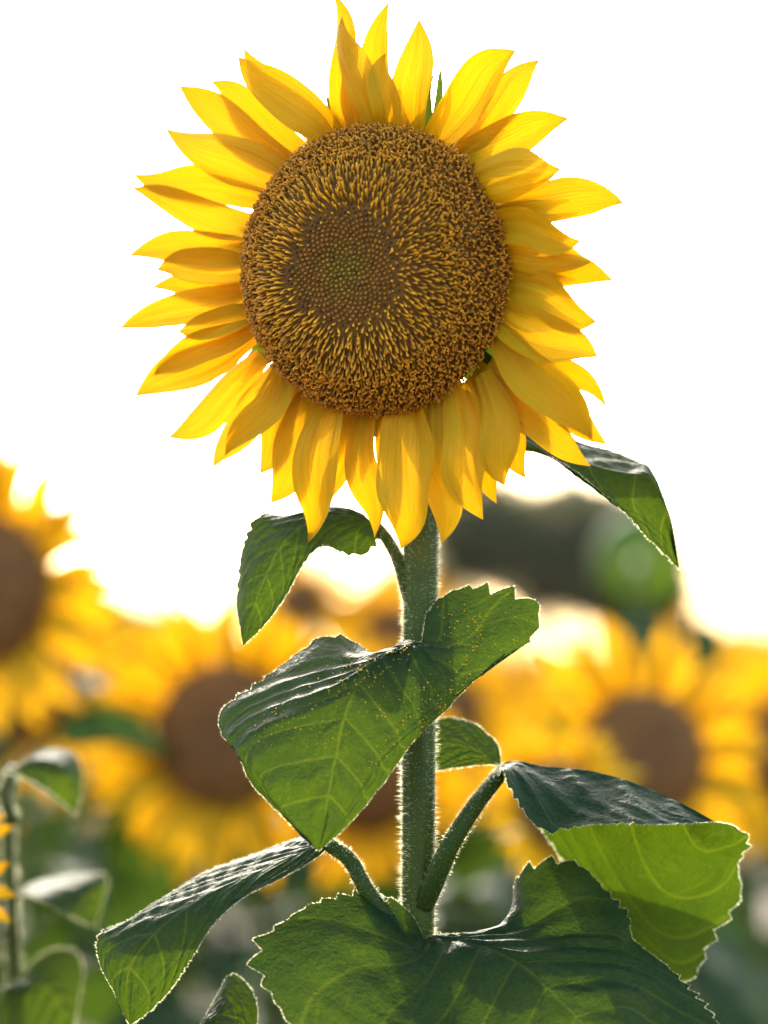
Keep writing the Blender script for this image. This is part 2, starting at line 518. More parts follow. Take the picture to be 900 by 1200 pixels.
def build_disc(parent):
    rr = np.sin(np.linspace(0, math.pi / 2, 40)); rr[0] = 0.002
    th = np.arange(72) / 72 * 2 * math.pi
    # front dome, then the bowl behind it
    wf = dome(rr)
    rb = np.array([1.0, 0.97, 0.90, 0.75, 0.5, 0.25]); wb = np.array([-0.006, -0.014, -0.022, -0.032, -0.042, -0.052])
    R_ = rr; W_ = wf
    X = RD * R_[:, None] * np.cos(th); Y = RD * R_[:, None] * np.sin(th)
    v = H(X, Y, np.broadcast_to(W_[:, None], X.shape)).reshape(-1, 3)
    disc = link('disc', mesh('disc', v, grid_faces(len(R_), 72, True), MD), parent)
    R_ = np.r_[1.0, rb]; W_ = np.r_[0.0005, wb]
    X = RD * R_[:, None] * np.cos(th); Y = RD * R_[:, None] * np.sin(th)
    v = H(X, Y, np.broadcast_to(W_[:, None], X.shape)).reshape(-1, 3)
    link('receptacle', mesh('receptacle', v, grid_faces(len(R_), 72, True), MB), parent)
    # florets on a golden-angle spiral
    NF = 3700
    rs = np.linspace(0.0, 1.0, 4000)
    ws = dome(rs)
    ds = np.hypot(np.diff(rs) * RD, np.diff(ws))
    ar = np.r_[0, np.cumsum(0.5 * (rs[1:] + rs[:-1]) * ds)]; ar /= ar[-1]
    idx = np.arange(NF) + 0.5
    r = np.interp(idx / NF, ar, rs)
    th = idx * math.pi * (3 - math.sqrt(5))
    th = th + rng.normal(0, 0.004, NF)
    eps = 1e-3
    slope = (dome(np.clip(r + eps, 0, 1)) - dome(np.clip(r - eps, 0, 1))) / (RD * (np.clip(r + eps, 0, 1) - np.clip(r - eps, 0, 1)))
    er = np.stack([np.cos(th), np.sin(th), 0 * th], 1)
    et = np.stack([-np.sin(th), np.cos(th), 0 * th], 1)
    nz = np.stack([-slope * np.cos(th), -slope * np.sin(th), np.ones(NF)], 1); nz /= np.linalg.norm(nz, axis=1)[:, None]
    out = np.cross(et, nz); out *= np.sign((out * er).sum(1))[:, None]          # outwards along the surface
    p0 = np.stack([RD * r * np.cos(th), RD * r * np.sin(th), dome(r)], 1)
    V, F, C = [], [], []
    nvert = 0
    def add_tubes(pts, rad, col, seg=5):
        """pts n,k,3 ; rad n,k ; col n,k,3"""
        nonlocal nvert
        n, k, _ = pts.shape
        t = np.gradient(pts, axis=1); t /= np.linalg.norm(t, axis=2)[..., None]
        ref = rng.normal(size=(n, 1, 3)); a = np.cross(t, np.broadcast_to(ref, t.shape)); a /= np.linalg.norm(a, axis=2)[..., None]
        b = np.cross(t, a)
        an = np.arange(seg) / seg * 2 * math.pi
        v = pts[:, :, None] + rad[:, :, None, None] * (np.cos(an)[:, None] * a[:, :, None] + np.sin(an)[:, None] * b[:, :, None])
        tip = pts[:, -1] + t[:, -1] * rad[:, -1:] * 0.7
        vv = np.concatenate([v.reshape(n, k * seg, 3), tip[:, None]], 1)
        cc = np.concatenate([np.repeat(col, seg, axis=1), col[:, -1:]], 1)
        gf = grid_faces(k, seg, True)
        caps = np.array([[(k - 1) * seg + j, (k - 1) * seg + (j + 1) % seg, k * seg, k * seg] for j in range(seg)])
        ff = np.vstack([gf, caps])
        m = k * seg + 1
        F.append((ff[None] + (np.arange(n) * m)[:, None, None] + nvert).reshape(-1, 4))
        V.append(vv.reshape(-1, 3)); C.append(cc.reshape(-1, 3))
        nvert += n * m
    # irregular borders between the zones
    wobble = 0.018 * np.sin(3 * th + 1) + 0.014 * np.sin(5 * th) + rng.normal(0, 0.012, NF)
    q = r + wobble
    lerp = lambda a, b, t: np.asarray(a) * (1 - t[..., None]) + np.asarray(b) * t[..., None]
    # 1. closed buds in the middle
    m = q < 0.37
    n = m.sum()
    t = np.clip(r[m] / 0.24, 0, 1)
    col = lerp((0.19, 0.17, 0.008), (0.235, 0.098, 0.009), t) * rng.uniform(0.7, 1.35, (n, 1))
    hgt = 0.0020 * rng.uniform(0.8, 1.2, n)[:, None]
    axis = nz[m] + 0.10 * out[m] + rng.normal(0, 0.08, (n, 3))
    ks = np.array([-0.5, 0.35, 0.8, 1.0])
    pts = p0[m][:, None] + axis[:, None] * (hgt[:, None] * ks[None, :, None])
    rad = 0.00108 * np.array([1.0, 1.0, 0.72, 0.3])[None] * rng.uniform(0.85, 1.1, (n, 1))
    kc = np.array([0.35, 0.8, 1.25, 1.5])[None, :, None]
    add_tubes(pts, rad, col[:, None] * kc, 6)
    # 2. freshly open florets: bright tips on dark tubes leaning outwards
    m = (q >= 0.37) & (q < 0.80)
    n = m.sum()
    t = np.clip((q[m] - 0.37) / 0.43, 0, 1)
    ln = (0.0030 + 0.0034 * np.clip(t / 0.2, 0, 1) - 0.0026 * np.clip((t - 0.55) / 0.45, 0, 1)) * rng.uniform(0.65, 1.3, n)
    lean = 0.25 + 1.05 * np.clip(t / 0.3, 0, 1)
    ax = nz[m] + out[m] * lean[:, None] + rng.normal(0, 0.20, (n, 3))
    ax /= np.linalg.norm(ax, axis=1)[:, None]
    bend = rng.normal(0, 0.0006, (n, 3))
    ks = np.array([-0.15, 0.3, 0.62, 0.9, 1.05])
    pts = p0[m][:, None] + ax[:, None] * (ln[:, None, None] * ks[None, :, None]) + bend[:, None] * (ks ** 2)[None, :, None]
    rad = np.array([0.0006, 0.0005, 0.00055, 0.00068, 0.00045])[None] * rng.uniform(0.8, 1.15, (n, 1))
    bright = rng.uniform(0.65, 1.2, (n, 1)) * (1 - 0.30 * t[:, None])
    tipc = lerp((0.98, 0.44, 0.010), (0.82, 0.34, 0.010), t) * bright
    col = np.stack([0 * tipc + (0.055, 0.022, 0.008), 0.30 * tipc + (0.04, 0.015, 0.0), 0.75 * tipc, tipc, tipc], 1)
    skip = (rng.uniform(size=n) < 0.55) & (t < 0.12)
    keep = ~skip
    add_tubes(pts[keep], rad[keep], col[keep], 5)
    mm = np.where(m)[0][skip]
    pts = p0[mm][:, None] + nz[mm][:, None] * (0.0018 * np.array([-0.4, 0.4, 0.9])[None, :, None])
    add_tubes(pts, np.tile(np.array([0.0009, 0.0009, 0.0004]), (len(mm), 1)), np.tile(np.array([(0.05, 0.02, 0.01), (0.08, 0.035, 0.012), (0.10, 0.05, 0.015)]), (len(mm), 1, 1)), 5)
    # 3. spent florets towards the rim: two curled stigma arms each
    m = q >= 0.74
    n = m.sum()
    t = np.clip((q[m] - 0.74) / 0.26, 0, 1)
    bright = rng.uniform(0.6, 1.25, (n, 1))
    tipc = lerp((0.82, 0.335, 0.012), (0.66, 0.26, 0.014), t) * bright
    for s in (-1, 1):
        az = rng.uniform(0, 2 * math.pi, n)
        side = (np.cos(az)[:, None] * et[m] + np.sin(az)[:, None] * out[m]) * s
        hh = (0.0036 * rng.uniform(0.7, 1.25, n))[:, None]
        b0 = p0[m] + 0.0006 * rng.normal(size=(n, 3))
        pts = np.stack([b0 - nz[m] * 0.0004, b0 + nz[m] * hh * 0.5 + out[m] * 0.0004, b0 + nz[m] * hh * 0.95 + side * 0.0006,
                        b0 + nz[m] * hh + side * 0.0015, b0 + nz[m] * hh * 0.72 + side * 0.0019], 1)
        rad = np.array([0.0008, 0.00056, 0.00050, 0.00045, 0.00026])[None] * rng.uniform(0.8, 1.2, (n, 1))
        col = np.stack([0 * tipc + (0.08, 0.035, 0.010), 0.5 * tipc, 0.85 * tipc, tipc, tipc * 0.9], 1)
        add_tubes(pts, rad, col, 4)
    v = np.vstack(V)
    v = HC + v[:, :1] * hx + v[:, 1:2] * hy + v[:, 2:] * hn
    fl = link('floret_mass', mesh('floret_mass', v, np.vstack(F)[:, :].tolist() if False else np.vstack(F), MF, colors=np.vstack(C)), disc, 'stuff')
    return disc

def fix_caps(faces):
    return [list(dict.fromkeys(f)) for f in faces.tolist()]

_mesh = mesh
def mesh(name, verts, faces, mat, **kw):
    if isinstance(faces, np.ndarray) and faces.shape[1] == 4 and (faces[:, 2] == faces[:, 3]).any():
        faces = fix_caps(faces)
    return _mesh(name, verts, faces, mat, **kw)

build_disc(plant)

PROF_U = [0, .08, .2, .35, .5, .65, .78, .88, .95, 1]
PROF_W = [.52, .70, .88, .99, 1.0, .90, .68, .40, .17, .0]

def petal_surface(cl, nrm0, W, cup, twist, seed, nu=26, ns=13, crease=0.5):
    """cl: centre line (nu,3)"""
    r = np.random.default_rng(seed)
    u = np.linspace(0, 1, nu)
    t = np.gradient(cl, axis=0); t /= np.linalg.norm(t, axis=1)[:, None]
    side = np.cross(nrm0, t); side /= np.linalg.norm(side, axis=1)[:, None]
    nn = np.cross(t, side)
    an = twist * u ** 1.2
    s2 = side * np.cos(an)[:, None] + nn * np.sin(an)[:, None]
    n2 = -side * np.sin(an)[:, None] + nn * np.cos(an)[:, None]
    su = np.clip(u ** r.uniform(0.82, 1.2) + r.uniform(-0.06, 0.06) * np.sin(math.pi * u), 0, 1)
    w = np.interp(su, PROF_U, PROF_W) * W * 0.5
    w = np.convolve(np.pad(w, 1, mode='edge'), [0.25, 0.5, 0.25], 'valid'); w[-1] = W * 0.004
    s = np.linspace(-1, 1, ns)
    U, S = np.meshgrid(u, s, indexing='ij')
    ed = 1 + 0.08 * np.sin(U * r.uniform(5, 11) + r.uniform(0, 6)) * np.sign(S)
    prof = np.clip(w / (W * 0.5), 0.02, None)[:, None]
    z = cup * W * 0.5 * (S ** 2 - 0.3) * prof
    z += crease * W * 0.055 * np.cos(S * math.pi * 3.2 + r.uniform(-.6, .6)) * np.minimum(1, prof) * np.clip(1.1 - U, 0, 1)
    z += crease * W * 0.022 * np.cos(S * math.pi * 7 + U * 2) * np.minimum(1, prof) * np.clip(1.05 - U, 0, 1)
    z += W * 0.09 * np.sin(U * r.uniform(4, 9) + r.uniform(0, 6) + S * r.uniform(-2, 2)) * np.abs(S) * prof
    pos = cl[:, None] + (s2[:, None] * (w[:, None] * s[None] * ed)[..., None]) + n2[:, None] * z[..., None]
    return pos, np.stack([U, S], -1)

# base x,y  tip x,y  width  sideways bend(px)  base depth layer  tip offset(m)  twist
PET = [
 (403,152, 391,-9, 27, -7, 1, -.004, .3), (446,156, 401,19, 37, 8, 0, .006, -.5), (414,154, 457,1, 38, -8, 2, -.012, .1),
 (420,152, 402,58, 22, 4, 1, -.002, .2), (487,160, 491,22, 42, 6, 1, -.006, .1), (458,152, 452,62, 30, 6, 0, .000, .4),
 (508,166, 605,59, 42, 14, 0, .002, .5), (540,172, 633,70, 40, 2, 1, -.008, -.2), (528,188, 667,139, 43, 10, 1, -.006, .3),
 (556,214, 658,198, 46, 12, 0, .006, .6), (588,236, 732,239, 44, 10, 2, -.008, .2), (578,262, 681,282, 36, 10, 0, .004, .5),
 (585,290, 695,306, 44, 8, 1, .000, -.2), (588,308, 719,329, 42, 10, 2, -.006, .3), (588,334, 700,377, 44, 14, 1, .004, .3),
 (590,366, 701,419, 46, -12, 0, .006, -.4), (600,400, 711,478, 34, 8, 2, -.010, .1), (588,392, 694,516, 46, 6, 0, .008, .2),
 (596,408, 712,521, 42, 4, 1, -.002, .1), (582,432, 692,546, 38, -8, 1, -.004, .3), (573,446, 591,569, 40, 10, 0, .006, -.3),
 (546,458, 566,609, 54, -8, 1, .000, .2), (560,458, 582,590, 36, 4, 2, -.012, .1), (508,478, 517,637, 44, 0, 1, .000, .2),
 (484,482, 470,643, 58, 4, 0, .004, -.2), (428,486, 439,630, 38, -12, 1, -.004, .4), (455,486, 452,604, 30, 2, 2, -.012, .1),
 (388,482, 361,636, 46, -8, 0, .002, .2), (402,484, 382,606, 38, 6, 2, -.010, .1), (358,470, 317,590, 46, 12, 1, -.002, -.2),
 (338,460, 304,556, 42, 4, 2, -.008, .2), (316,440, 249,549, 44, 6, 2, -.008, .1), (328,450, 264,534, 38, 12, 0, .004, .3),
 (298,424, 196,513, 42, 14, 2, -.006, .3), (290,392, 157,465, 46, 6, 1, -.002, .2), (288,388, 180,440, 32, -8, 0, .004, -.3),
 (288,350, 138,386, 38, -8, 1, -.002, .3), (292,368, 208,388, 28, 4, 0, .004, .2), (288,330, 175,338, 30, 8, 2, -.010, .1),
 (290,292, 148,301, 38, -12, 1, -.004, .3), (288,312, 182,318, 36, -6, 0, .002, .2), (298,262, 153,220, 38, 12, 1, -.002, -.3),
 (312,226, 154,203, 40, -6, 2, -.006, .3), (328,208, 193,150, 48, 0, 0, .004, .2), (346,190, 209,100, 40, 10, 1, -.004, .4),
 (362,178, 246,95, 42, 10, 2, -.008, .2), (572,446, 616,560, 40, 6, 2, -.010, .1), (566,440, 640,520, 44, 4, 2, -.012, .1), (396,158, 279,66, 42, -4, 0, .006, .3), (384,162, 285,54, 40, 0, 2, -.008, .1)]
C2 = np.array((438., 320.))
for i, (bx, by, tx, ty, wd, bend, lay, wt, tw) in enumerate(PET):
    wb = -0.003 - 0.0045 * lay
    b2 = np.array((bx, by), float); t2 = np.array((tx, ty), float)
    b2 = b2 + (C2 - b2) / np.linalg.norm(C2 - b2) * 12        # tuck the claw under the disc
    m2 = (b2 + t2) / 2; dv = (t2 - b2) / np.linalg.norm(t2 - b2)
    m2 = m2 + np.array((dv[1], -dv[0])) * bend
    nu = 26
    uu = np.linspace(0, 1, nu)[:, None]
    c2 = (1 - uu) ** 2 * b2 + 2 * uu * (1 - uu) * m2 + uu ** 2 * t2
    hook = random.choice((-1, 1)) * random.uniform(3, 11)
    c2 = c2 + np.array((dv[1], -dv[0])) * hook * np.sin(uu * 2 * math.pi) * uu
    arch = (0.010, 0.005, 0.001)[lay] * (0.6 + 0.8 * random.random())
    wz = wb + (wt - wb) * uu[:, 0] ** 1.3 + arch * 4 * uu[:, 0] * (1 - uu[:, 0])
    cl = np.stack([ray_plane(c2[k, 0], c2[k, 1], wz[k]) for k in range(nu)])
    pos, uv = petal_surface(cl, hn, wd * (1.24, 1.16, 1.12)[lay] * M, (0.55, 0.35, 0.25)[lay] * random.choice((1, 1, -0.6)), tw * .8, 100 + i, ns=17)
    link('petal', mesh('petal', pos.reshape(-1, 3), grid_faces(nu, 17), MP, uv=uv.reshape(-1, 2)), plant)

# green bracts behind the petals
def bract_surface(L, W, curl):
    nu, ns = 12, 5
    u = np.linspace(0, 1, nu); s = np.linspace(-1, 1, ns)
    U, S = np.meshgrid(u, s, indexing='ij')
    w = W * 0.5 * np.interp(u, [0, .25, .5, .75, .9, 1], [.8, 1, .75, .32, .12, .01])
    return np.stack([U * L, w[:, None] * S, curl * U ** 2 * L + 0.15 * W * S ** 2], -1)
nb = 30
for i in range(nb):
    a = i / nb * 2 * math.pi + random.uniform(-.08, .08)
    L = random.uniform(0.040, 0.052)
    q = bract_surface(L, 0.022, random.uniform(-.15, .12)).reshape(-1, 3)
    ro = RD * 0.86
    X = (ro + q[:, 0]) * math.cos(a) - q[:, 1] * math.sin(a)
    Y = (ro + q[:, 0]) * math.sin(a) + q[:, 1] * math.cos(a)
    v = H(X, Y, q[:, 2] - 0.021 - 0.003 * (i % 2))
    link('bract', mesh('bract', v, grid_faces(12, 5), MB), plant)
# fine green bract tips that show beyond the petals
for tx, ty, bx, by, wd in ((516, 78, 506, 150, 9), (641, 181, 560, 225, 10), (346, 168, 356, 196, 12), (436, 118, 432, 160, 12)):
    nu = 12
    uu = np.linspace(0, 1, nu)[:, None]
    c2 = np.array((bx, by)) * (1 - uu) + np.array((tx, ty)) * uu + np.array((3.0, 2.0)) * np.sin(uu * math.pi)
    cl = np.stack([ray_plane(c2[k, 0], c2[k, 1], -0.017) for k in range(nu)])
    pos, uv = petal_surface(cl, hn, wd * M, 0.3, 0.3, 50 + tx, nu=nu, ns=5)
    link('bract', mesh('bract', pos.reshape(-1, 3), grid_faces(nu, 5), MB), plant)

def leaf_part(left, right, pet_path=None, pet_rad=(0.0052, 0.0040, 0.0034), parent=plant, mat=None, fuzz=True, seed=1, label=None, fl=0.0015, **kw):
    me, edges, pos = blade_mesh('leaf', left, right, mat or ML, seed=seed, **kw)
    o = link('leaf', me, parent)
    if label:
        o['label'] = label
    if fuzz:
        edge_fuzz(edges, o, length=fl)
    if pet_path is not None:
        v, f, pp, pr_ = tube(pet_path, list(pet_rad), seg=14, n=40)
        po = link('petiole', mesh('petiole', v, f, MPT), o)
        if fuzz:
            path_hairs(pp, pr_, 15000, 0.0026, 0.00010, o, 'petiole_fuzz')
    return o, pos

# -- leaf draped in front of the stem (tip hangs down towards the left)
J = (494, 753, .012)
mid = [J, (465, 765, -.010), (431, 782, -.024), (407, 830, -.036), (393, 890, -.044), (383, 945, -.048), (373, 998, -.048)]
l_in = [J, (470, 760, -.006), (428, 780, -.016), (376, 812, -.024), (318, 862, -.026), (322, 925, -.038), (373, 998, -.048)]
l_mid = [J, (474, 756, .004), (434, 768, .008), (372, 783, .006), (290, 842, .000), (288, 895, -.024), (373, 998, -.048)]
l_out = [J, (470, 752, .014), (443, 769, .032), (388, 741, .034), (330, 780, .030), (264, 826, .022), (259, 860, .004), (277, 878, -.014), (294, 918, -.030), (336, 962, -.042), (373, 998, -.048)]
r_in = [J, (508, 760, .000), (500, 790, -.014), (470, 835, -.030), (440, 885, -.040), (405, 950, -.047), (373, 998, -.048)]
r_mid = [J, (535, 745, .000), (555, 765, -.004), (520, 820, -.020), (470, 875, -.036), (415, 950, -.047), (373, 998, -.048)]
r_out = [J, (503, 712, .018), (535, 690, .020), (582, 682, .018), (622, 696, .012), (634, 718, .008), (626, 747, .004), (590, 765, -.002), (555, 797, -.010), (526, 829, -.018), (490, 862, -.028), (450, 918, -.040), (410, 965, -.047), (373, 998, -.048)]
L3, pos3 = leaf_part([px3(mid), px3(l_in), px3(l_mid), px3(l_out)], [px3(mid), px3(r_in), px3(r_mid), px3(r_out)],
                     px3([(491, 800, .040), (497, 780, .022), (497, 762, .014), (492, 754, .012)]), seed=3, nsec=6, nu=320, nv=150, teeth=26, tooth=0.052,
                     relief=0.0020)
# pollen fallen on this leaf
nu_, nv_ = pos3.shape[:2]
V, F = [], []
octv = np.array([(1, 0, 0), (-1, 0, 0), (0, 1, 0), (0, -1, 0), (0, 0, 1), (0, 0, -1)], float)
octf = np.array([(0, 2, 4), (2, 1, 4), (1, 3, 4), (3, 0, 4), (2, 0, 5), (1, 2, 5), (3, 1, 5), (0, 3, 5)])
gn = np.cross(np.gradient(pos3, axis=0), np.gradient(pos3, axis=1)); gn /= np.maximum(np.linalg.norm(gn, axis=2)[..., None], 1e-12)
clus = [(random.uniform(.10, .62), random.uniform(.22, .95)) for _ in range(80)]
for k in range(650):
    cu, cv = random.choice(clus)
    iu = int(np.clip((cu + random.gauss(0, .03)) * nu_, 2, nu_ - 3)); iv = int(np.clip((cv + random.gauss(0, .03)) * nv_, 1, nv_ - 2))
    c = pos3[iu, iv] + (RT * random.uniform(-1, 1) + UP * random.uniform(-1, 1)) * 0.0008
    c = c + gn[iu, iv] * (1 if np.dot(gn[iu, iv], -FW) > 0 else -1) * 0.0003
    V.append(c + octv * random.choice((0.00025, 0.0003, 0.0004, 0.0006)) * rng.uniform(0.6, 1.3, 3)); F.append(octf + 6 * k)
link('pollen', mesh('pollen', np.vstack(V), np.vstack(F), MPO), L3, 'stuff')

# -- upper left leaf, arching over and hanging
J = (441, 616, .058)
mid = [J, (405, 604, .055), (365, 610, .050), (330, 640, .040), (305, 690, .030), (285, 757, .025)]
l_mid = [J, (415, 598, .064), (370, 598, .064), (318, 618, .056), (291, 675, .040), (285, 757, .025)]
l_out = [J, (425, 606, .075), (398, 596, .080), (352, 606, .078), (300, 604, .070), (282, 650, .060), (277, 705, .045), (285, 757, .025)]
r_mid = [J, (420, 622, .050), (380, 628, .044), (350, 655, .034), (322, 705, .028), (285, 757, .025)]
r_out = [J, (447, 632, .050), (432, 648, .044), (408, 652, .038), (378, 640, .034), (352, 668, .028), (335, 700, .024), (308, 735, .024), (285, 757, .025)]
leaf_part([px3(mid), px3(l_mid), px3(l_out)], [px3(mid), px3(r_mid), px3(r_out)],
          px3([(486, 720, .045), (478, 692, .044), (466, 655, .050), (452, 630, .056), (440, 615, .058)]), seed=5, nsec=6, nu=240, teeth=22, tooth=0.10, relief=0.0016)

# -- upper right leaf, folded along its midrib, tip hanging to the right
J = (565, 530, .085)
mid = [J, (597, 501, .076), (640, 518, .060), (690, 543, .045), (730, 554, .038), (762, 560, .034), (782, 600, .036), (797, 668, .040)]
l_mid = [J, (600, 494, .095), (650, 508, .088), (700, 528, .075), (738, 542, .062), (764, 553, .048), (783, 602, .044), (797, 668, .040)]
l_out = [J, (597, 485, .115), (640, 500, .115), (680, 517, .108), (722, 528, .098), (748, 540, .086), (764, 551, .070), (786, 605, .052), (797, 668, .040)]
r_mid = [J, (598, 516, .062), (640, 530, .046), (694, 566, .034), (735, 592, .032), (757, 604, .034), (775, 625, .038), (797, 668, .040)]
r_out = [J, (590, 527, .058), (610, 528, .050), (652, 538, .040), (695, 568, .030), (730, 600, .028), (762, 634, .032), (797, 668, .040)]
leaf_part([px3(mid), px3(l_mid), px3(l_out)], [px3(mid), px3(r_mid), px3(r_out)],
          px3([(493, 640, .052), (508, 606, .056), (526, 580, .064), (548, 548, .078), (566, 529, .085)]), seed=8, nsec=5, nu=240, teeth=24, tooth=0.09, relief=0.0016)

# -- right leaf on a long petiole: near half slopes to us, far half hangs beyond
J = (583, 912, .030)
mid = [J, (596, 892, .030), (640, 898, .034), (690, 903, .038), (745, 918, .040), (800, 942, .034), (838, 963, .026)]
near_m = [J, (594, 898, .012), (630, 918, .008), (680, 932, .008), (740, 942, .010), (795, 955, .016), (838, 963, .026)]
near = [J, (590, 900, .000), (594, 920, -.010), (612, 950, -.018), (640, 976, -.022), (668, 972, -.020), (700, 966, -.018), (750, 967, -.012), (800, 966, .006), (838, 963, .026)]
far_m = [J, (596, 900, .050), (645, 945, .078), (710, 1010, .088), (770, 1050, .084), (820, 1000, .060), (838, 963, .026)]
far = [J, (590, 915, .060), (625, 960, .090), (680, 1040, .106), (740, 1110, .104), (802, 1152, .098), (835, 1110, .092), (868, 1055, .080), (866, 1015, .068), (882, 986, .050), (862, 968, .036), (838, 963, .026)]
leaf_part([px3(mid), px3(far_m), px3(far)], [px3(mid), px3(near_m), px3(near)],
          px3([(496, 1060, .026), (510, 1030, .018), (528, 990, .012), (556, 945, .016), (583, 911, .030)]), (0.0068, 0.0056, 0.0046), seed=12, nsec=4, nu=300, nv=150, teeth=26, relief=0.0013, wav=0.0)
# -- an unseen leaf, added behind it to throw part of it into shade
J = (660, 950, .190)
mid = [J, (690, 945, .195), (730, 940, .200), (770, 952, .205), (800, 985, .205)]
leaf_part([px3(mid), px3([J, (668, 930, .200), (700, 918, .215), (745, 925, .220), (785, 950, .215), (800, 985, .205)])],
          [px3(mid), px3([J, (665, 1000, .180), (705, 1045, .175), (760, 1050, .185), (800, 985, .205)])],
          px3([(490, 1200, .045), (600, 1150, .10), (655, 1050, .165), (660, 950, .190)]), (0.005, 0.004, 0.003), seed=17, nsec=4, teeth=16, fuzz=False)
# -- the back lobe that peeps out behind the stem
J = (588, 900, .050)
mid = [J, (560, 880, .062), (530, 872, .072), (500, 876, .078), (468, 892, .080)]
a = [J, (583, 872, .066), (560, 850, .078), (532, 841, .088), (505, 846, .090), (482, 866, .088), (468, 892, .080)]
b = [J, (575, 896, .054), (545, 899, .058), (515, 903, .066), (490, 902, .074), (468, 892, .080)]
leaf_part([px3(mid), px3(a)], [px3(mid), px3(b)], px3([(582, 912, .030), (586, 905, .040), (588, 900, .050)]), (0.004, 0.0034, 0.003), seed=15, nsec=4, teeth=16)

# -- lower left leaf, seen from its side, lit along the upper edge
J = (384, 988, .020)
mid = [J, (350, 1000, .010), (300, 1022, .004), (240, 1050, .000), (185, 1090, -.002), (150, 1140, .000), (152, 1202, .004)]
up_m = [J, (352, 990, .024), (298, 1012, .026), (230, 1042, .022), (160, 1080, .014), (130, 1130, .008), (152, 1202, .004)]
up = [J, (366, 977, .034), (345, 983, .044), (290, 1003, .052), (240, 1022, .052), (190, 1052, .044), (150, 1078, .034), (115, 1094, .024), (117, 1130, .014), (135, 1165, .008), (152, 1202, .004)]
lo_m = [J, (350, 1012, .002), (300, 1038, -.006), (245, 1075, -.010), (200, 1125, -.010), (170, 1170, -.004), (152, 1202, .004)]
lo = [J, (378, 1000, .012), (352, 1018, -.004), (318, 1036, -.012), (278, 1058, -.016), (246, 1090, -.018), (215, 1140, -.014), (182, 1180, -.006), (152, 1202, .004)]
leaf_part([px3(mid), px3(up_m), px3(up)], [px3(mid), px3(lo_m), px3(lo)],
          px3([(484, 1120, .030), (460, 1085, .012), (430, 1044, .008), (410, 1008, .014), (383, 988, .020)]), (0.006, 0.005, 0.0044), seed=21, nsec=6, nu=260, nv=110, teeth=30, relief=0.0016)

# -- big bottom leaf spreading towards us, right lobe turned up
J = (497, 1100, .016)
mid = [J, (545, 1104, -.004), (600, 1124, -.024), (650, 1165, -.044), (700, 1220, -.060), (760, 1290, -.070)]
l_in = [J, (488, 1125, -.010), (500, 1170, -.030), (560, 1220, -.052), (640, 1270, -.066), (760, 1290, -.070)]
l_mid = [J, (450, 1090, -.006), (400, 1120, -.028), (440, 1200, -.052), (560, 1280, -.070), (760, 1290, -.070)]
l_out = [J, (482, 1072, .014), (455, 1050, .014), (420, 1042, .010), (370, 1056, .000), (330, 1080, -.010), (296, 1100, -.020), (286, 1122, -.028), (298, 1145, -.036), (322, 1175, -.044), (350, 1215, -.052), (420, 1270, -.064), (540, 1320, -.076), (660, 1325, -.080), (760, 1290, -.070)]
r_in = [J, (550, 1099, .002), (610, 1108, -.012), (670, 1130, -.024), (730, 1180, -.044), (760, 1290, -.070)]
r_mid = [J, (555, 1095, .010), (625, 1082, .012), (690, 1098, .006), (762, 1160, -.022), (760, 1290, -.070)]
r_out = [J, (520, 1094, .020), (548, 1096, .024), (572, 1094, .028), (604, 1074, .034), (602, 1040, .040), (614, 1014, .042), (642, 1003, .042), (676, 1010, .040), (706, 1038, .040), (738, 1068, .030), (742, 1100, .018), (790, 1138, -.002), (832, 1180, -.020), (840, 1225, -.040), (760, 1290, -.070)]
leaf_part([px3(mid), px3(l_in), px3(l_mid), px3(l_out)], [px3(mid), px3(r_in), px3(r_mid), px3(r_out)],
          px3([(488, 1150, .034), (491, 1125, .026), (497, 1102, .017)]), seed=27, nsec=6, nu=320, nv=150, teeth=34, tooth=0.045, relief=0.0022)

# -- two leaves low on the stem whose ends show at the bottom edge
J = (300, 1225, .040)
mid = [J, (280, 1200, .040), (262, 1190, .036), (240, 1200, .030), (222, 1225, .026)]
leaf_part([px3(mid), px3([J, (300, 1170, .060), (272, 1140, .064), (255, 1165, .056), (222, 1225, .026)])],
          [px3(mid), px3([J, (290, 1230, .020), (262, 1230, .016), (240, 1235, .020), (222, 1225, .026)])],
          px3([(487, 1330, .03), (420, 1290, .03), (350, 1250, .035), (300, 1225, .040)]), seed=31, nsec=4, teeth=16)
# lower leaves below the frame
def heart_curves(L, Wd, droop, fold, lobe=0.14):
    """blade in local axes: x along the midrib, y across, z up"""
    def zz(x, y):
        return -droop * max(x, 0) ** 1.7 * L + fold * abs(y) * L
    def c(pts):
        return [np.array((x * L, y * Wd, zz(x, y * Wd / L))) for x, y in pts]
    mid = c([(0, 0), (.12, 0), (.3, 0), (.5, 0), (.75, 0), (1, 0)])
    out = []
    for s in (1, -1):
        m = c([(0, 0), (.06, .16 * s), (.2, .26 * s), (.45, .24 * s), (.72, .12 * s), (1, 0)])
        e = c([(0, 0), (-lobe * .8, .12 * s), (-lobe, .28 * s), (-.02, .44 * s), (.16, .50 * s), (.36, .46 * s), (.58, .32 * s), (.8, .15 * s), (1, 0)])
        out.append([mid, m, e])
    return out
def world_curves(curves, Mx):
    R3 = np.array(Mx.to_3x3()); t = np.array(Mx.translation)
    return [[[R3 @ p + t for p in c] for c in half] for half in curves]

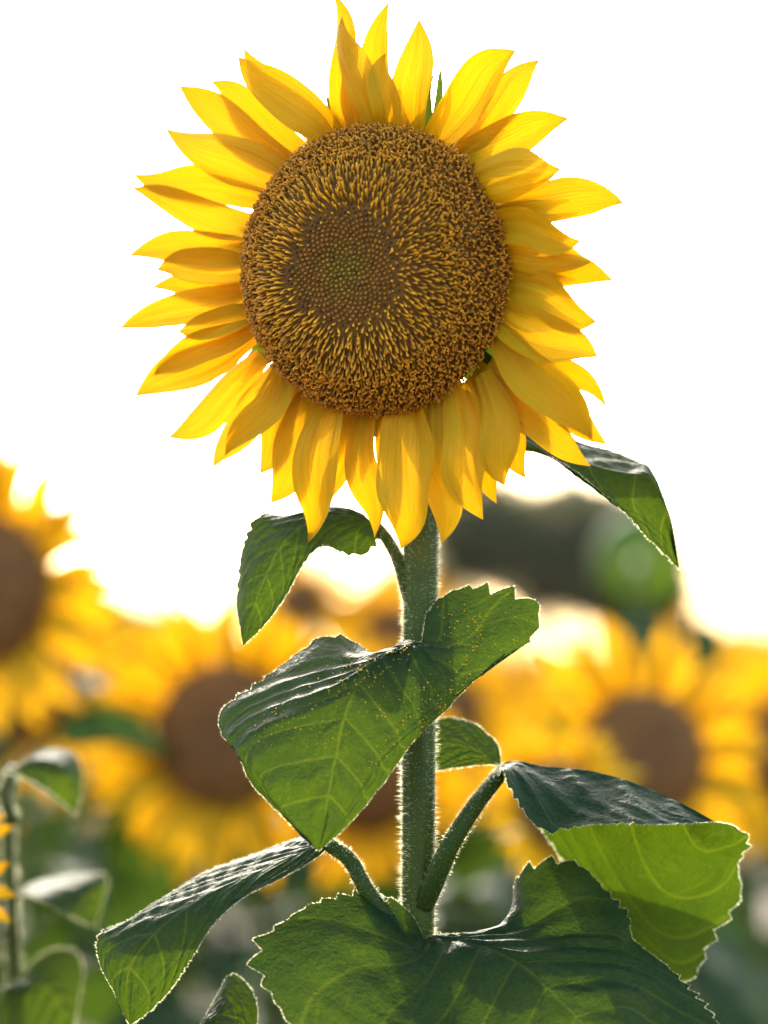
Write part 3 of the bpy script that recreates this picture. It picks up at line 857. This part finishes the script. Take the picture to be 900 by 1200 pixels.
for k, (z, az, pit, L) in enumerate(((0.86, 0.4, -.25, .22), (0.74, 2.9, -.3, .23), (0.60, 1.4, -.3, .24), (0.46, 4.4, -.35, .24), (0.32, 0.2, -.4, .22), (0.88, 1.9, -.2, .2))):
    sp = np.array((np.interp(z, spath[:, 2], spath[:, 0]), np.interp(z, spath[:, 2], spath[:, 1]), z))
    dr = np.array((math.cos(az), math.sin(az), 0))
    e = sp + dr * 0.10 + np.array((0, 0, 0.05))
    Mx = Matrix.Translation(e) @ Matrix.Rotation(az, 4, 'Z') @ Matrix.Rotation(-pit, 4, 'Y')
    cu = world_curves(heart_curves(L, L * 0.85, .5, .15), Mx)
    leaf_part(cu[0], cu[1], [sp, sp + dr * 0.05 + np.array((0, 0, .035)), e], seed=40 + k, fuzz=False, nu=60, nv=20)

# ------------------------------------------------------------------ field sunflowers: shared pieces
def gen_petal(seed, L=0.088, W=0.026):
    r = np.random.default_rng(seed)
    nu = 16
    u = np.linspace(0, 1, nu)
    cl = np.stack([u * L, 0.10 * L * r.uniform(-1, 1) * np.sin(u * math.pi), L * (r.uniform(.05, .16) * np.sin(u * math.pi) + r.uniform(-.12, .06) * u ** 2)], 1)
    pos, uv = petal_surface(cl, np.array((0, 0, 1.0)), W, r.uniform(.2, .5), r.uniform(-.5, .5), seed, nu=nu, ns=7)
    return mesh('petal', pos.reshape(-1, 3), grid_faces(nu, 7), MP, uv=uv.reshape(-1, 2))
GP = [gen_petal(300 + i, 0.088 + 0.006 * (i % 3), 0.027 + 0.003 * (i % 2)) for i in range(6)]

def gen_disc():
    rr = np.sin(np.linspace(0, math.pi / 2, 20)); rr[0] = 0.003
    th = np.arange(40) / 40 * 2 * math.pi
    w = 0.034 * (1 - rr ** 2.6) ** 0.65 - 0.004 * np.exp(-(rr / .35) ** 2)
    v = np.stack([rr[:, None] * 0.076 * np.cos(th), rr[:, None] * 0.076 * np.sin(th), np.broadcast_to(w[:, None], (20, 40))], -1).reshape(-1, 3)
    d = mesh('disc', v, grid_faces(20, 40, True), MBD)
    R_ = np.array([1.0, 1.02, .95, .75, .5, .2]) * 0.076; W_ = np.array([.0, -.008, -.020, -.032, -.042, -.052])
    v = np.stack([R_[:, None] * np.cos(th), R_[:, None] * np.sin(th), np.broadcast_to(W_[:, None], (6, 40))], -1).reshape(-1, 3)
    b = mesh('receptacle', v, grid_faces(6, 40, True), MB)
    # floret ring: joined bumps
    n = 420
    i = np.arange(n) + .5
    r = np.sqrt(i / n); t = i * math.pi * (3 - math.sqrt(5))
    p = np.stack([.074 * r * np.cos(t), .074 * r * np.sin(t), 0.034 * (1 - r ** 2.6) ** .65 - 0.004 * np.exp(-(r / .35) ** 2)], 1)
    dv = np.stack([.8 * r * np.cos(t), .8 * r * np.sin(t), 1 + 0 * r], 1) + rng.normal(0, .15, (n, 3))
    hv, hf = hairs(p, dv, 0.005 * (0.5 + r), 0.0016)
    col = np.where((r > .45)[:, None], (0.36, 0.16, 0.02), (0.13, 0.06, 0.02)) * rng.uniform(.6, 1.2, (n, 1))
    fm = mesh('floret_mass', hv, hf, MF, colors=np.repeat(col, 4, axis=0))
    return d, b, fm
GD, GB, GF = gen_disc()
def gen_bract():
    q = bract_surface(0.046, 0.022, -.1)
    return mesh('bract', q.reshape(-1, 3), grid_faces(12, 5), MB)
GBR = gen_bract()
def gen_leaf(seed, L, W, droop, fold):
    cu = heart_curves(L, W, droop, fold)
    me, _, _ = blade_mesh('leaf', cu[0], cu[1], MLB, seed=seed, nu=48, nv=12, teeth=22, relief=0.004, wav=0.006)
    v, f, _, _ = tube([np.array((-.11, 0, -.05)), np.array((-.05, 0, -.012)), np.array((0, 0, 0))], [0.0055, 0.004, 0.0035], seg=8, n=12)
    return me, mesh('petiole', v, f, MPT)
GL = [gen_leaf(60, .20, .18, .45, .2), gen_leaf(61, .23, .21, .75, .1), gen_leaf(62, .17, .15, .6, .35), gen_leaf(63, .21, .17, 1.1, .15)]

def put(name, me, parent, Mx, kind=None):
    """a shared mesh placed in world space under its parent"""
    o = bpy.data.objects.new(name, me)
    COL.objects.link(o)
    o.parent = parent
    o.matrix_parent_inverse = parent_world(parent).inverted()
    o.matrix_basis = Mx
    if kind:
        o['kind'] = kind
    return o

def field_sunflower(px, py, d, yaw, pitch=0.0, s=1.0, label=None, petals=34, bud=False, leaves=10, seed=0, group='sunflowers in the field behind', lo=0.25, bend=0.0, facing_leaf=None):
    """head centre given by its direction in the photograph and its distance; yaw 0 faces the viewer, + turns to the right"""
    r = random.Random(seed)
    hc = P(px, py, d)
    nrm = np.array((math.sin(yaw) * math.cos(pitch), -math.cos(yaw) * math.cos(pitch), math.sin(pitch)))
    back = -nrm
    base = np.array((hc[0] + back[0] * .08 + r.uniform(-.03, .03) + bend, hc[1] + back[1] * .08, 0.0))
    t = thing('sunflower', label or 'far blurred sunflower, one of the small ones crowding the back of the field', 'sunflower', base, group)
    hz = Vector(nrm); hxv = Vector((0, 0, 1)).cross(hz).normalized(); hyv = hz.cross(hxv)
    R = Matrix((hxv, hyv, hz)).transposed().to_4x4()
    HM = Matrix.Translation(Vector(hc)) @ R @ Matrix.Scale(s, 4)
    nk = hc + back * .05 * s
    sp = [np.array((base[0], base[1], -.02)), np.array((base[0], base[1], hc[2] * .45)), np.array((base[0], base[1], hc[2] - .22)),
          (nk + back * .03) * np.array((1, 1, 0)) + np.array((0, 0, hc[2] - .06)) , nk + back * .02 + np.array((0, 0, .0)), nk]
    v, f, pth, _ = tube(sp, [.013, .012, .0105, .0095, .009, .010], seg=10, n=36)
    link('stem', mesh('stem', v, f, MS), t)
    put('receptacle', GB, t, HM)
    if not bud:
        dk = put('disc', GD, t, HM)
        fm = bpy.data.objects.new('floret_mass', GF); COL.objects.link(fm); fm.parent = dk; fm['kind'] = 'stuff'
        for i in range(petals):
            a = i / petals * 2 * math.pi + r.uniform(-.09, .09)
            lay = i % 2
            M2 = Matrix.Rotation(a, 4, 'Z') @ Matrix.Translation((0.070, 0, -.002 - .005 * lay)) @ Matrix.Rotation(r.uniform(-.35, .12), 4, 'Y') @ Matrix.Rotation(r.uniform(-.25, .25), 4, 'X') @ Matrix.Scale(r.uniform(.8, 1.08), 4)
            put('petal', r.choice(GP), t, HM @ M2)
    nb_ = 14
    for i in range(nb_):
        a = i / nb_ * 2 * math.pi + .1
        M2 = Matrix.Rotation(a, 4, 'Z') @ Matrix.Translation((0.060, 0, -.018 if not bud else -.004)) @ Matrix.Rotation(r.uniform(-.2, .2) - (0.9 if bud else 0), 4, 'Y')
        put('bract', GBR, t, HM @ M2)
    az = r.uniform(0, 6.28)
    for k in range(leaves):
        z = hc[2] * (lo + (0.93 - lo) * (k + .5) / leaves)
        az += 2.4
        c = np.array((np.interp(z, pth[:, 2], pth[:, 0]), np.interp(z, pth[:, 2], pth[:, 1]), z))
        me, pe = r.choice(GL)
        Mx = Matrix.Translation(Vector(c) + Vector((math.cos(az) * .11, math.sin(az) * .11, .05))) @ Matrix.Rotation(az, 4, 'Z') @ Matrix.Rotation(r.uniform(.0, .6), 4, 'Y') @ Matrix.Rotation(r.uniform(-.3, .3), 4, 'X')
        lf = put('leaf', me, t, Mx)
        po = bpy.data.objects.new('petiole', pe); COL.objects.link(po); po.parent = lf
    return t

R_ = math.radians
# flowers that can be told apart in the photograph
tall = field_sunflower(-22, 692, 2.9, R_(-20), 0, 1.06, 'blurred sunflower with big brown disc, tallest of the open flowers in the field behind', seed=1, leaves=6)
field_sunflower(262, 862, 2.95, R_(-12), R_(4), 1.02, 'large blurred sunflower with broad dark brown disc, behind the tip of the front heart-shaped leaf', seed=2, leaves=7)
field_sunflower(756, 884, 2.95, R_(14), R_(12), 0.92, 'large blurred sunflower with round brown disc above the drooping two-toned leaf', seed=3, leaves=6)
field_sunflower(590, 806, 7.0, R_(-20), R_(5), 0.95, 'blurred sunflower with small dark disc beside the green stem, below the far dark tree', seed=4)
field_sunflower(528, 832, 5.4, R_(-10), R_(5), 0.95, 'blurred sunflower with brown disc just behind the bare stretch of green stem', seed=44)
field_sunflower(352, 706, 6.6, R_(-15), 0, 1.0, 'blurred sunflower behind the small arching leaf just under the sharp flower head', seed=5)
field_sunflower(458, 742, 6.6, R_(10), 0, 1.05, 'blurred sunflower half hidden by the green stem, above the heart-shaped leaf', seed=6)
field_sunflower(178, 826, 6.0, R_(-20), R_(5), 0.9, 'small blurred sunflower squeezed between two larger ones in the field', seed=7)
field_sunflower(210, 792, 5.2, R_(15), 0, 0.9, 'blurred sunflower peeping above the large one with the dark disc', seed=8)
field_sunflower(812, 798, 5.6, R_(20), R_(8), 0.9, 'blurred sunflower peeping above the round brown one over the two-toned leaf', seed=9)
field_sunflower(430, 915, 3.3, R_(-10), R_(10), 0.85, 'blurred sunflower low behind the heart-shaped leaf, only lower petals showing', seed=10)
field_sunflower(655, 945, 2.7, R_(25), R_(20), 0.62, 'small blurred sunflower peeping from under the drooping two-toned leaf', seed=11, leaves=4)
field_sunflower(694, 838, 5.2, R_(-20), 0, 0.9, 'blurred sunflower between the round brown one and the dark tree', seed=12)
field_sunflower(930, 880, 3.6, R_(20), 0, 1.0, 'blurred sunflower behind the round brown one, on its side away from the sharp stem', seed=13)
field_sunflower(30, 800, 3.4, R_(10), R_(6), 0.9, 'blurred sunflower directly below the tallest open one in the field', seed=14)
field_sunflower(752, 655, 4.2, R_(170), R_(10), 0.95, 'green spent sunflower head turned away, on tall pale stalk by the dark tree', bud=True, seed=15, leaves=4, lo=.55, group=None)
field_sunflower(62, 612, 4.4, R_(160), R_(25), 0.5, 'small green sunflower bud rising beside the tallest blurred flower', bud=True, seed=16, leaves=3, lo=.6, group=None)
field_sunflower(216, 662, 6.5, R_(150), R_(25), 0.5, 'small pale green sunflower bud standing alone against the white sky', bud=True, seed=17, leaves=3, lo=.6, group=None)
# the rest of the field
k = 20
for row, d in enumerate((5.9, 7.0, 8.4, 10.0)):
    n = 7 + row
    for i in range(n):
        px = -60 + 1020 * (i + .5 * (row % 2) + random.uniform(-.25, .25)) / (n - .5)
        py = 806 + random.uniform(0, 190) * 4 / d
        field_sunflower(px, py, d + random.uniform(-.3, .3), R_(random.uniform(-35, 35)), R_(random.uniform(-5, 12)), random.uniform(.8, 1.0), seed=k, petals=24, leaves=9, lo=.3)
        k += 1

# ------------------------------------------------------------------ leafy neighbour plant on the left, a little behind the focus
nb0 = P(14, 1200, 1.95)
nbp = thing('sunflower', 'slightly blurred leafy sunflower plant with fuzzy stem and no flower in view', 'sunflower', (nb0[0], nb0[1], 0.0))
def q3(seq, d0=1.93):
    return [P(x, y, d0 + d) for x, y, d in seq]
v, f, npth, nrad = tube([np.array((nb0[0], nb0[1], -.02)), np.array((nb0[0], nb0[1], .5))] + q3([(16, 1200, .02), (14, 1100, .02), (10, 1000, .02), (11, 940, .02), (14, 912, .02), (16, 898, .02)]),
                        [.013, .012, .011, .010, .008, .006, .004], seg=14, n=90)
ns_ = link('stem', mesh('stem', v, f, MS), nbp)
vv = npth[:, 2] > .95
path_hairs(npth[vv], nrad[vv], 6000, .004, .00012, ns_)
J = (12, 906, 0)
leaf_part([q3([J, (40, 890, -.01), (75, 900, -.02), (90, 955, -.02)]), q3([J, (45, 880, .01), (85, 882, .01), (97, 910, -.005), (90, 955, -.02)])],
          [q3([J, (40, 890, -.01), (75, 900, -.02), (90, 955, -.02)]), q3([J, (28, 912, -.01), (58, 930, -.025), (90, 955, -.02)])], q3([(14, 960, .02), (4, 930, .0), (12, 906, 0)]), parent=nbp, seed=70, nu=60, nv=20)
J = (18, 1045, 0)
leaf_part([q3([J, (50, 1042, 0), (90, 1045, 0), (112, 1088, 0)]), q3([J, (50, 1030, .03), (100, 1022, .03), (126, 1028, .02), (120, 1060, .01), (112, 1088, 0)])],
          [q3([J, (50, 1042, 0), (90, 1045, 0), (112, 1088, 0)]), q3([J, (40, 1052, -.02), (70, 1068, -.02), (112, 1088, 0)])], q3([(13, 1090, .02), (14, 1060, 0), (18, 1045, 0)]), parent=nbp, seed=71, nu=60, nv=20)
J = (22, 1150, 0)
leaf_part([q3([J, (45, 1150, -.02), (70, 1175, -.03), (80, 1240, -.04)]), q3([J, (40, 1125, 0), (70, 1110, .0), (97, 1125, -.01), (92, 1180, -.03), (80, 1240, -.04)])],
          [q3([J, (45, 1150, -.02), (70, 1175, -.03), (80, 1240, -.04)]), q3([J, (0, 1165, -.02), (0, 1220, -.03), (40, 1250, -.04), (80, 1240, -.04)])], q3([(15, 1190, .02), (18, 1165, 0), (22, 1150, 0)]), parent=nbp, seed=72, nu=60, nv=20)
# a broad leaf of the tallest field flower that crosses in front of its neighbours
J = (66, 868, 0)
mid = [J, (105, 845, -.01), (150, 848, -.03), (200, 890, -.06)]
leaf_part([q3(mid, 2.75), q3([J, (80, 838, -.005), (125, 828, -.015), (165, 843, -.035), (200, 890, -.06)], 2.75)],
          [q3(mid, 2.75), q3([J, (92, 876, -.015), (130, 872, -.03), (170, 880, -.05), (200, 890, -.06)], 2.75)],
          q3([(-22, 960, .24), (20, 900, .10), (66, 868, 0)], 2.75), parent=tall, mat=MLB, fuzz=False, seed=77, nu=60, nv=16)
for z, az in ((.85, .5), (.7, 2.6), (.55, 4.7), (.4, 1.2)):
    me, pe = GL[int(z * 20) % 4]
    lf = put('leaf', me, nbp, Matrix.Translation((nb0[0] + math.cos(az) * .11, nb0[1] + math.sin(az) * .11, z + .05)) @ Matrix.Rotation(az, 4, 'Z') @ Matrix.Rotation(.3, 4, 'Y'))
    po = bpy.data.objects.new('petiole', pe); COL.objects.link(po); po.parent = lf
field_sunflower(-80, 1034, 1.88, R_(-35), R_(5), 0.50, 'small sunflower whose petal tips reach the fuzzy stem of the leafy plant', seed=90, leaves=3, lo=.1, group=None)

# ------------------------------------------------------------------ trees far behind
def tree(px, py_top, d, width, base_px=None, label='', seed=0, leaf=0.16, count=9000, name='tree'):
    r = np.random.default_rng(seed)
    c = P(px, 780, d)
    x0, y0 = c[0], c[1]
    top = P(px, py_top, d)[2]
    t = thing(name, label, 'tree', (x0, y0, 0), 'trees beyond the field')
    trunk_h = top * 0.45
    v, f, _, _ = tube([np.array((x0, y0, -.1)), np.array((x0 + .1, y0, trunk_h * .5)), np.array((x0 - .05, y0 + .1, trunk_h))], [width * .045, width * .035, width * .028], seg=12, n=16)
    link('trunk', mesh('trunk', v, f, MBK), t)
    lobes = []
    for i in range(15):
        a = r.uniform(0, 2 * math.pi); el = r.uniform(-.25, 1.0)
        rad = width * .5 * r.uniform(.45, .78)
        cz = trunk_h * .95 + (top - trunk_h) * .42
        p = np.array((x0 + math.cos(a) * rad * math.cos(el) , y0 + math.sin(a) * rad * math.cos(el), cz + math.sin(el) * (top - cz) * .72))
        lobes.append((p, width * r.uniform(.13, .20)))
        v, f, _, _ = tube([np.array((x0 - .05, y0 + .1, trunk_h * .92)), (np.array((x0, y0, trunk_h)) + p) / 2 + (0, 0, .15), p], [width * .018, width * .011, width * .004], seg=7, n=10)
        link('limb', mesh('limb', v, f, MBK), t)
    V = []
    per = count // len(lobes)
    for p, rad in lobes:
        d_ = r.normal(size=(per, 3)); d_ /= np.linalg.norm(d_, axis=1)[:, None]
        rr = rad * r.uniform(.25, 1.15, per) ** .6 * (1 + .25 * np.sin(d_[:, 0] * 7 + p[0]) * np.cos(d_[:, 2] * 6))
        c_ = p + d_ * rr[:, None] * np.array((1, 1, .8))
        a = r.normal(size=(per, 3)); a /= np.linalg.norm(a, axis=1)[:, None]
        b = np.cross(a, r.normal(size=(per, 3))); b /= np.linalg.norm(b, axis=1)[:, None]
        s = leaf * r.uniform(.6, 1.3, (per, 1))
        V.append(np.stack([c_ - a * s, c_ + b * s * .4, c_ + a * s, c_ - b * s * .4], 1).reshape(-1, 3))
    V = np.vstack(V)
    F = np.arange(len(V)).reshape(-1, 4)
    cr = link('crown', mesh('crown', V, F, MTL, smooth=False), t)
    return t
tree(628, 560, 48, 6.0, label='dark rounded tree standing behind the bright stem of the sharp sunflower', seed=1, count=14000)
tree(725, 650, 52, 3.8, label='low dark tree beside the tall rounded tree beyond the field', seed=2)
tree(105, 690, 55, 3.2, label='small dark tree just behind the tallest blurred sunflower', seed=3)
tree(160, 705, 60, 3.0, label='small dark tree between two blurred sunflowers beyond the field', seed=4)
tree(895, 745, 60, 3.2, label='low grey green tree far beyond the round brown sunflower', seed=5)
print('objects', len(bpy.data.objects))
